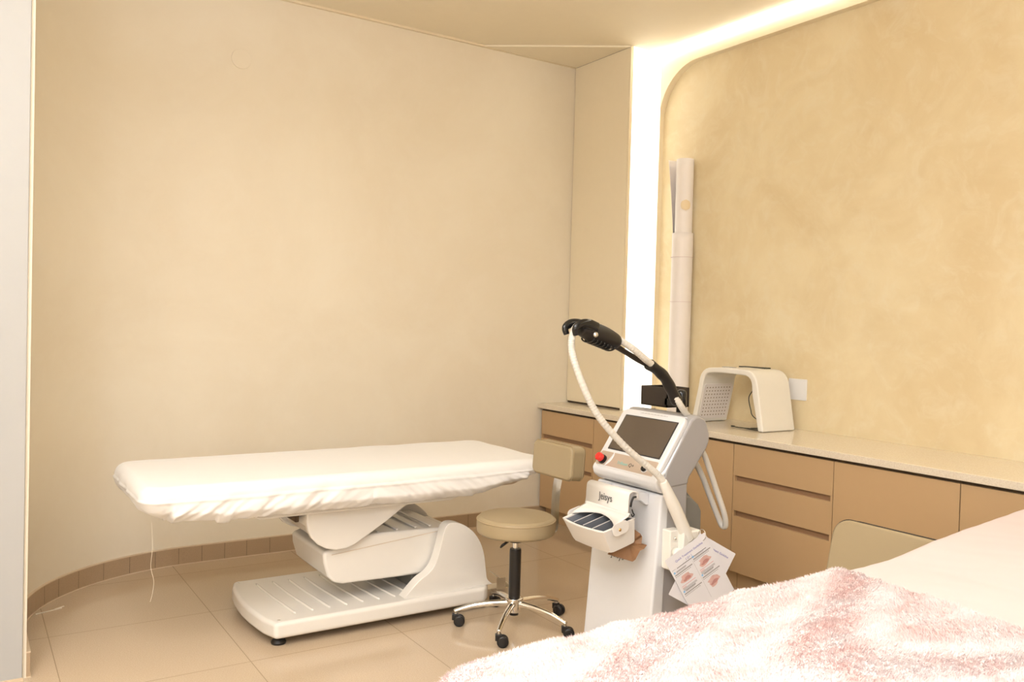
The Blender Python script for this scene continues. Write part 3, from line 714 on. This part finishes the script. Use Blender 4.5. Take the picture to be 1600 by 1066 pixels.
# handpiece in its holder on the side
k = MB(); k.sweep(spline([(2.366, 2.50, .832), (2.382, 2.50, .805), (2.415, 2.50, .75), (2.455, 2.50, .685), (2.492, 2.50, .622), (2.515, 2.50, .58)], 8), lambda t: (.015+.010*min(1, t*2.2)+.003*t, .017+.008*min(1, t*2)), 24, upv=(1, 0, .5)); hpz = k.build('handpiece', M['hand'], lm, smooth=True)
k = MB(); k.box(2.425, 2.490, 2.510, 2.560, .46, .622); k.build('handpiece_holder', M['hand'], lm, bevel=.006)
k = MB(); k.box(2.470, 2.572, 2.480, 2.560, .46, .618); hh = k.build('handpiece_holder', M['hand'], lm, bevel=.008)
k = MB(); k.lathe([(.004, 0), (.018, .001), (.024, .02), (.024, .034), (.018, .036)], (2.452, 2.51, .535), (-.15, -1, -.1)); k.build('clip_knob', M['hand'], hh, smooth=True)
k = MB(); k.lathe([(.002, 0), (.009, .001), (.007, .006), (.002, .008)], (2.452, 2.510, .588), (0, -1, 0)); k.build('clip_screw', M['chrome'], hh, smooth=True)

# accessory caddy hung over the handle
cd_ = thing('caddy', 'ivory leatherette caddy with four grey compartments hung on the front of the laser machine', 'caddy', (2.28, 2.74, .55))
y0, y1 = 2.605, 2.880
fl = spline([(2.335, 0, .745), (2.330, 0, .769), (2.305, 0, .778), (2.284, 0, .769), (2.279, 0, .745), (2.277, 0, .705), (2.272, 0, .678)], 6)
v = []; f = []
for p_ in fl: v += [(p_.x, y0, p_.z), (p_.x, y1, p_.z)]
for i in range(len(fl)-1): f.append((2*i, 2*i+1, 2*i+3, 2*i+2))
fo = obj('flap', mesh('flap', v, f), M['bag'], cd_, smooth=True)
m_ = fo.modifiers.new('s', 'SOLIDIFY'); m_.thickness = .006
text('Jeisys', .044, (2.2745, 2.745, .730), (0, -1, 0), (.03, 0, 1), M['ink'], fo, squeeze=.92)
# tilted tray; local frame: origin at front rim, e1 backwards, e2 up
ta = math.radians(14); e1 = Vector((math.cos(ta), 0, math.sin(ta))); e2 = Vector((-math.sin(ta), 0, math.cos(ta)))
O = Vector((2.150, 0, .628))
def T(a, y, b_): return O+e1*a+e2*b_+Vector((0, y, 0))
def tray_panel(q, th=.004):
    return q
D_ = .165; Hh = .100
yb0, yb1 = 2.600, 2.868
rim = [T(0, yb1, 0), T(0, yb0, 0), T(D_, yb0, 0), T(D_, yb1, 0)]
bot = [T(.028, yb1-.012, -Hh), T(.028, yb0+.012, -Hh), T(D_-.01, yb0+.012, -Hh), T(D_-.01, yb1-.02, -Hh)]
# bulge the front rim and wall
def grid_wall(a0, a1, b0_, b1_, bul):
    n1, n2 = 14, 8; v = []; f = []
    for j in range(n2+1):
        for i in range(n1+1):
            s = i/n1; t = j/n2; p_ = a0.lerp(a1, s).lerp(b0_.lerp(b1_, s), t)
            p_ = p_+bul*(math.sin(PI*s)*(1-.6*t)); v.append(p_)
    for j in range(n2):
        for i in range(n1): f.append((j*(n1+1)+i, j*(n1+1)+i+1, (j+1)*(n1+1)+i+1, (j+1)*(n1+1)+i))
    return v, f
tr = MB()
for (i, j, bl) in ((0, 1, -e1*.012), (1, 2, Vector((0, -.004, 0))), (2, 3, e1*0), (3, 0, Vector((0, .004, 0)))):
    tr.add(*grid_wall(rim[i], rim[j], bot[i], bot[j], bl))
tr.add(bot, [(0, 1, 2, 3)])
to = tr.build('tray', M['bag'], cd_, smooth=True)
to.data.materials.append(M['baglin'])
m_ = to.modifiers.new('w', 'WELD'); m_.merge_threshold = .0008
m_ = to.modifiers.new('s', 'SOLIDIFY'); m_.thickness = .005; m_.offset = -1; m_.material_offset = 0
m_ = to.modifiers.new('e', 'EDGE_SPLIT'); m_.split_angle = .7
ln_ = MB()
k_ = .006
rin = [T(k_, yb1-k_, -.004), T(k_, yb0+k_, -.004), T(D_-k_, yb0+k_, -.004), T(D_-k_, yb1-k_, -.004)]
bin_ = [T(.034, yb1-.036, -Hh+.008), T(.034, yb0+.018, -Hh+.008), T(D_-.016, yb0+.018, -Hh+.008), T(D_-.016, yb1-.026, -Hh+.008)]
ln_.add(rin+bin_, [(0, 1, 5, 4), (1, 2, 6, 5), (2, 3, 7, 6), (3, 0, 4, 7), (4, 5, 6, 7)])
li = ln_.build('lining', M['baglin'], cd_)
for i in range(1, 4):
    y = yb0+.010+(yb1-yb0-.02)*i/4
    dv = MB(); pz = [T(.003, y, -.003), T(D_-.008, y, -.003), T(D_-.018, y, -Hh+.01), T(.034, y, -Hh+.01)]
    dv.add(pz+[p_+Vector((0, .004, 0)) for p_ in pz], [(0, 1, 2, 3), (7, 6, 5, 4), (0, 1, 5, 4), (1, 2, 6, 5), (2, 3, 7, 6), (3, 0, 4, 7)])
    d_ = dv.build('divider', M['baglin'], cd_)
    tp = MB(); tp.sweep([T(.002, y+.002, -.0015), T(D_-.008, y+.002, -.0015)], .0014, 8); tp.build('piping', M['bag'], d_)
rp = MB()
lp_ = [T(-.012*math.sin(PI*i/14), yb1+(yb0-yb1)*i/14, 0) for i in range(15)]+[T(D_*i/6, yb0-.002, 0) for i in range(1, 7)]
rp.sweep(lp_, .0035, 8); rp.sweep([T(D_*i/6, yb1+.002, 0) for i in range(7)], .0035, 8)
rp.build('rim_piping', M['bag'], to, smooth=True)
# lower flap that covers the rear of the tray with a curved front edge, and a snap tab
v = []; f = []; n1 = 24
for i in range(n1+1):
    s = i/n1; y = yb1+.004+(yb0-.012-yb1-.004)*s
    reach = .022+.052*(abs(2*s-1)**2.2)
    st_ = Vector((2.276, y, .690)); mid = T(D_-.035, y, .022); en = T(D_-.045-reach, y, .004+.010*(1-abs(2*s-1)))
    v += [st_, st_.lerp(mid, .6)+Vector((-.004, 0, 0)), mid, mid.lerp(en, .5)+e2*.002, en]
for i in range(n1):
    for j in range(4): f.append((i*5+j, i*5+j+1, (i+1)*5+j+1, (i+1)*5+j))
lf = obj('lower_flap', mesh('lower_flap', v, f), M['bag'], cd_, smooth=True); m_ = lf.modifiers.new('s', 'SOLIDIFY'); m_.thickness = .004
for y, sg in ((yb0-.0125, -1), (yb1+.0125, 1)):
    tb_ = MB(); slab(tb_, T(.075, y, -.008), e1, e2, (0, sg, 0), .085, .052, .0035, .022); tb2 = tb_.build('snap_tab', M['bag'], cd_, bevel=.001)
    sn = MB(); sn.lathe([(.0065, 0), (.0065, .002), (.003, .004)], T(.070, y+sg*.003, -.012), (0, sg, 0), 24); sn.build('snap', M['brass'], tb2, smooth=True)
hk = MB(); hk.sweep(spline([(2.29, 2.603, .715), (2.293, 2.602, .735), (2.303, 2.602, .752), (2.318, 2.604, .753)], 6), .0045, 8); hk.sweep(spline([(2.295, 2.60, .705), (2.30, 2.598, .69), (2.308, 2.60, .682), (2.30, 2.602, .675), (2.293, 2.60, .685)], 5), .0025, 8)
hk.build('black_cord', M['black'], cd_, smooth=True)

# brown paper scrap tucked behind the caddy
kp = MB(); rng = random.Random(3)
pts2 = [(2.31, 2.63, .63), (2.345, 2.60, .60), (2.362, 2.61, .585), (2.352, 2.60, .56), (2.372, 2.59, .553), (2.365, 2.60, .535), (2.345, 2.60, .53), (2.338, 2.62, .49), (2.322, 2.62, .483), (2.24, 2.68, .51)]
c_ = Vector((2.315, 2.635, .555))
kp.add([c_]+[Vector(p_) for p_ in pts2], [(0, i, i % len(pts2)+1) for i in range(1, len(pts2)+1)])
ko = kp.build('paper_bag', M['kraft']); m_ = ko.modifiers.new('s', 'SOLIDIFY'); m_.thickness = .004
tag(ko, 'crumpled brown paper bag tucked between the ivory caddy and the laser machine', 'paper bag')

# laminated guideline cards on a ring
yaw = math.radians(15); wv = Vector((math.cos(yaw), -math.sin(yaw), 0)); nv_ = Vector((-math.sin(yaw), -math.cos(yaw), 0))
RC = Vector((2.522, 2.428, .602))
def card(ang, off, label, full):
    a = math.radians(ang); cu = wv*math.cos(a)+Vector((0, 0, 1))*math.sin(a); cv = nv_.cross(cu)*-1
    if cv.z < 0: cv = -cv
    if full: TL = Vector((2.318, 2.452, .528)); 
    Wd, Ht = (.205, .285) if full else (.195, .275)
    if full: ctr = RC+cu*(.0-Wd/2+.018)+cv*(-Ht/2+.016)
    else: ctr = RC+cu*(Wd/2-.018)+cv*(-Ht/2+.012)
    ctr = ctr+nv_*off
    t = thing('guideline_card', label, 'card', tuple(ctr))
    k = MB(); slab(k, ctr, cu, cv, nv_, Wd, Ht, .0012, .004); sh = k.build('sheet', M['card'], t)
    def at(x, y): return ctr+cu*(x-Wd/2)+cv*(Ht/2-y)+nv_*.0014
    text('Quick Treatment Guideline', .0125, at(Wd*.52, .030), cu, cv, M['blueink'], t, ext=.0001)
    text('[ Q+ ]', .012, at(Wd*.47, .046), cu, cv, M['blueink'], t, ext=.0001)
    if full:
        def bars(m, rects, nm_):
            q = MB()
            for x, y, w_, h_ in rects: q.frame_box(at(x, y), cu, -cv, nv_, w_, h_, .0002)
            q.build(nm_, m, t)
        bars(M['ink'], [(.03, .056, .15, .0022)]+[(x+.012, y-.010, .05, .0022) for x, y in ((.008, .078), (.108, .066), (.008, .168), (.108, .156))], 'text_line')
        cells = ((.008, .078), (.108, .066), (.008, .168), (.108, .156))
        bars(M['skyink'], [(x, y-.013, .008, .008) for x, y in cells], 'number_box')
        bars(M['greyink'], [(x+.0, y, .088, .0045) for x, y in cells]+[(x+.012, y-.005, .045, .0012) for x, y in cells], 'rule')
        bars(M['greyink'], [(x+.003*i*2.4, y+.008, .004, .0035) for x, y in cells for i in range(11)], 'tick_row')
        bars(M['redink'], [(x+.004, y+.058, .07, .0014) for x, y in cells[:2]]+[(x+.004, y+.0645, .02, .0016) for x, y in cells[:2]], 'red_text_line')
        bars(M['ink'], [(x+.004, y+.069+.004*i, .07-.01*(i == 2), .0011) for x, y in cells[:2] for i in range(3)], 'small_text_line')
        bars(M['greyink'], [(.006, .055, .018, .0012), (.103, .070, .0006, .18)], 'fine_line')
        for q_, (x, y) in enumerate(((.048, .112), (.148, .100), (.145, .196))):
            pc = MB(); pc.add([at(x+.027*math.cos(i*PI/14)*(1+.22*math.sin(3*i*PI/14+q_)+.12*math.sin(7*i*PI/14)), y+.020*math.sin(i*PI/14)*(1+.2*math.cos(2*i*PI/14+q_)))+nv_*.0001 for i in range(28)], [tuple(range(28))])
            p1 = pc.build('picture', M['skin'], t)
            for dx_, dy_, r_ in ((.006, .004, .010), (-.010, .008, .006)):
                pc2 = MB(); pc2.add([at(x+dx_+r_*1.3*math.cos(i*PI/9)*(1+.25*math.sin(2*i*PI/9+q_)), y+dy_+r_*.8*math.sin(i*PI/9))+nv_*.0003 for i in range(18)], [tuple(range(18))])
                pc2.build('picture_detail', M['skin2'], p1)
    return t
card(31, .004, 'laminated guideline card with pictures hanging in front on the ring beside the handpiece holder', True)
card(-29, -.004, 'plain laminated card tilted behind the picture card, hanging on the same ring', False)
k = MB(); k.sweep([RC+Vector((0, 0, .012))+wv*(.004*math.cos(a))+nv_*(.020*math.cos(a))+Vector((0, 0, .022*math.sin(a))) for a in [2*PI*i/24 for i in range(25)]], .0014, 8)
tag(k.build('binder_ring', M['steel'], smooth=True), 'small steel ring joining the two laminated cards to the handpiece holder', 'ring')

# ------------------------------------------------------------------ pink bed in the foreground
pb = thing('massage_bed', 'foreground bed with pale pink sheet and slightly raised head end', 'bed', (2.1, 1.17, 0))
def ztop(x):
    pts = [(.80, .708), (1.45, .728), (2.0, .740), (2.26, .750), (2.40, .755), (2.86, .804), (3.29, .838), (3.60, .852)]
    if x <= pts[0][0]: return pts[0][1]
    for (a, b), (c, d) in zip(pts, pts[1:]):
        if x <= c: return b+(d-b)*(x-a)/(c-a)
    return pts[-1][1]
BX0, BX1, BY0, BY1 = .84, 3.42, .80, 1.555
# mattress body
pp2 = [(BX0+.02, .50)]+[(x, ztop(x)-.015) for x in (BX0+.02, 1.75, 2.26, 2.4, 2.86, 3.29, BX1-.02)]+[(BX1-.02, .58), (2.3, .50)]
MB().prism(pp2, 'y', BY0+.02, BY1-.02).build('mattress', M['offwhite'], pb, bevel=.03, seg=4)
MB().prism([(.95, .44), (3.3, .52), (3.3, .57), (2.3, .495), (.95, .495)], 'y', .88, 1.48).build('bed_frame', M['bedwhite'], pb, bevel=.01)
MB().box(1.7, 2.3, 1.0, 1.36, .1, .46).build('pedestal', M['bedwhite'], pb, bevel=.04)
MB().box(1.2, 2.7, .88, 1.48, 0, .1).build('base', M['bedwhite'], pb, bevel=.03)
def draped(x0, x1, y0, y1, nx, ny, lift, drop, rad, fn, drop_end=0):
    """cloth over the mattress: rows along y roll over both long sides; fn adds displacement"""
    us = []
    hy = (y1-y0)/2; tot = hy-rad+rad*PI/2+drop
    v = np.zeros((nx, ny, 3)); nrm = np.zeros((nx, ny, 3))
    lenx = x1-x0
    for j in range(ny):
        s = -tot+2*tot*j/(ny-1); a = abs(s); sg = 1 if s >= 0 else -1
        if a < hy-rad: yy, dz, n_ = a, 0, (0, 1)
        elif a < hy-rad+rad*PI/2:
            th = (a-(hy-rad))/rad; yy, dz, n_ = hy-rad+rad*math.sin(th), -rad+rad*math.cos(th), (math.sin(th), math.cos(th))
        else: yy, dz, n_ = hy, -rad-(a-(hy-rad+rad*PI/2)), (1, 0)
        for i in range(nx):
            s2 = lenx*i/(nx-1)-drop_end
            x = x0+s2; ez = 0; nxv = 0; nzv = n_[1]
            if drop_end:
                r2_ = rad*1.3
                if s2 < r2_:
                    q_ = (r2_-s2)/r2_
                    if q_ < PI/2: x = x0+r2_-r2_*math.sin(q_); ez = -r2_+r2_*math.cos(q_); nxv = -math.sin(q_)
                    else: x = x0; ez = -r2_-(q_-PI/2)*r2_; nxv = -1
            z = ztop(max(x, x0))+lift+dz+ez*(1 if dz == 0 else max(0, 1+dz/.1))
            v[i, j] = (x, (y0+y1)/2+sg*yy, z)
            N_ = Vector((nxv, sg*n_[0], nzv if nxv > -1 else 0)); N_ = N_.normalized() if N_.length else Vector((0, 0, 1)); nrm[i, j] = N_
    for i in range(nx):
        for j in range(ny):
            d = fn(i, j, *v[i, j]); v[i, j] += nrm[i, j]*d
    idx = np.arange(nx*ny).reshape(nx, ny)
    f = np.stack([idx[:-1, :-1], idx[1:, :-1], idx[1:, 1:], idx[:-1, 1:]], -1).reshape(-1, 4)
    return v, nrm, f
def nn(x, y, z): return noise.noise(Vector((x, y, z)))
v, nr, f = draped(1.95, 3.45, BY0-.005, BY1+.005, 160, 120, .004, .16, .05, lambda i, j, x, y, z: .004*nn(x*5, y*3, 0)+.0015*nn(x*16, y*11+x*8, 3))
me = bpy.data.meshes.new('sheet'); me.from_pydata(v.reshape(-1, 3).tolist(), [], f.tolist()); me.update()
so = obj('bed_sheet', me, M['sheet'], smooth=True); tag(so, 'smooth pale pink sheet over the raised head end of the foreground bed', 'sheet')

# fluffy throw
def furmat():
    m, N, L, B = nm('pink_plush_fur'); tc = N.new('ShaderNodeTexCoord')
    mp = N.new('ShaderNodeMapping'); mp.inputs['Rotation'].default_value = (0, 0, .25); mp.inputs['Scale'].default_value = (1, 2.1, 1.5); L.new(tc.outputs['Object'], mp.inputs[0])
    n1 = N.new('ShaderNodeTexNoise'); n1.inputs['Scale'].default_value = 5.5; n1.inputs['Detail'].default_value = 7; n1.inputs['Roughness'].default_value = .6; n1.inputs['Distortion'].default_value = .9; L.new(mp.outputs[0], n1.inputs['Vector'])
    r = N.new('ShaderNodeValToRGB'); e = r.color_ramp.elements; e[0].position = .34; e[0].color = (.74, .535, .50, 1); e[1].position = .60; e[1].color = (.755, .67, .65, 1)
    x = e.new(.47); x.color = (.745, .605, .58, 1)
    L.new(n1.outputs['Fac'], r.inputs[0]); L.new(r.outputs[0], B.inputs['Base Color'])
    B.inputs['Roughness'].default_value = .9; B.inputs['Sheen Weight'].default_value = .08; B.inputs['Sheen Roughness'].default_value = .6; B.inputs['Sheen Tint'].default_value = (1, .93, .9, 1)
    return m
M['fur'] = furmat()
TX0, TX1 = .825, 2.345
rg = np.random.RandomState(5)
def furd(i, j, x, y, z):
    s = x*.97+y*.25; t = y-x*.25
    d = .010*nn(s*4.5, t*9, z*4)+.007*nn(s*11+3, t*20, z*9)+.004*nn(s*30, t*45, z*20)+.0028*nn(s*75, t*95, z*60)
    e = max(0, (x-(TX1-.10))/.10); d += .014*math.sin(PI*min(1, e))*(1.1+nn(y*14, 2, 3))
    return d+.014
NX, NY = 560, 420
v, nr, f = draped(TX0, TX1, BY0-.012, BY1+.012, NX, NY, .004, .14, .06, furd, drop_end=.20)
# ragged right hem, slightly slanting
for i in range(NX):
    w_ = max(0, (i/(NX-1)-.6)/.4)
    for j in range(NY):
        y = v[i, j, 1]; v[i, j, 0] += w_*(.03*nn(y*6, 0, 0)+.016*nn(y*22, 1, 0)+.13*(y-1.35))
v[-1, :, 2] -= .012; v[-2, :, 2] -= .006
flat = v.reshape(-1, 3); nflat = nr.reshape(-1, 3)
fi = f[rg.randint(0, len(f), 230000)]
uv = rg.rand(len(fi), 2)
def bil(Aa): return (Aa[fi[:, 0]]*(1-uv[:, :1])*(1-uv[:, 1:])+Aa[fi[:, 1]]*uv[:, :1]*(1-uv[:, 1:])+Aa[fi[:, 2]]*uv[:, :1]*uv[:, 1:]+Aa[fi[:, 3]]*(1-uv[:, :1])*uv[:, 1:])
pb_, nb_ = bil(flat), bil(nflat)
# pile direction swirls
ph = 2.2*np.sin(pb_[:, 0]*9+3*np.sin(pb_[:, 1]*7))+rg.randn(len(fi))*.8
lean = np.stack([np.cos(ph), np.sin(ph), np.zeros(len(fi))], 1)
ln2 = (.0045+.0045*rg.rand(len(fi), 1))
tip = pb_+(nb_*.75+lean*.65+rg.randn(len(fi), 3)*.18)*ln2
side = np.cross(nb_+rg.randn(len(fi), 3)*.5, lean); side /= np.linalg.norm(side, axis=1, keepdims=True)+1e-9
hv = np.concatenate([pb_-side*.0013-nb_*.001, pb_+side*.0013-nb_*.001, tip], 1).reshape(-1, 3)
base_n = len(flat); hf = (np.arange(len(fi)*3).reshape(-1, 3)+base_n)
allv = np.concatenate([flat, hv]); me = bpy.data.meshes.new('throw')
nq = len(f); nt = len(hf)
me.vertices.add(len(allv)); me.vertices.foreach_set('co', allv.ravel())
loops = np.concatenate([f.ravel(), hf.ravel()]); me.loops.add(len(loops)); me.loops.foreach_set('vertex_index', loops.astype(np.int32))
st = np.concatenate([np.arange(nq)*4, nq*4+np.arange(nt)*3]); me.polygons.add(nq+nt); me.polygons.foreach_set('loop_start', st.astype(np.int32))
me.update(calc_edges=True); me.validate()
fo = obj('fur_throw', me, M['fur'], smooth=True)
tag(fo, 'fluffy pink and white plush throw spread over the foot half of the foreground bed', 'throw')
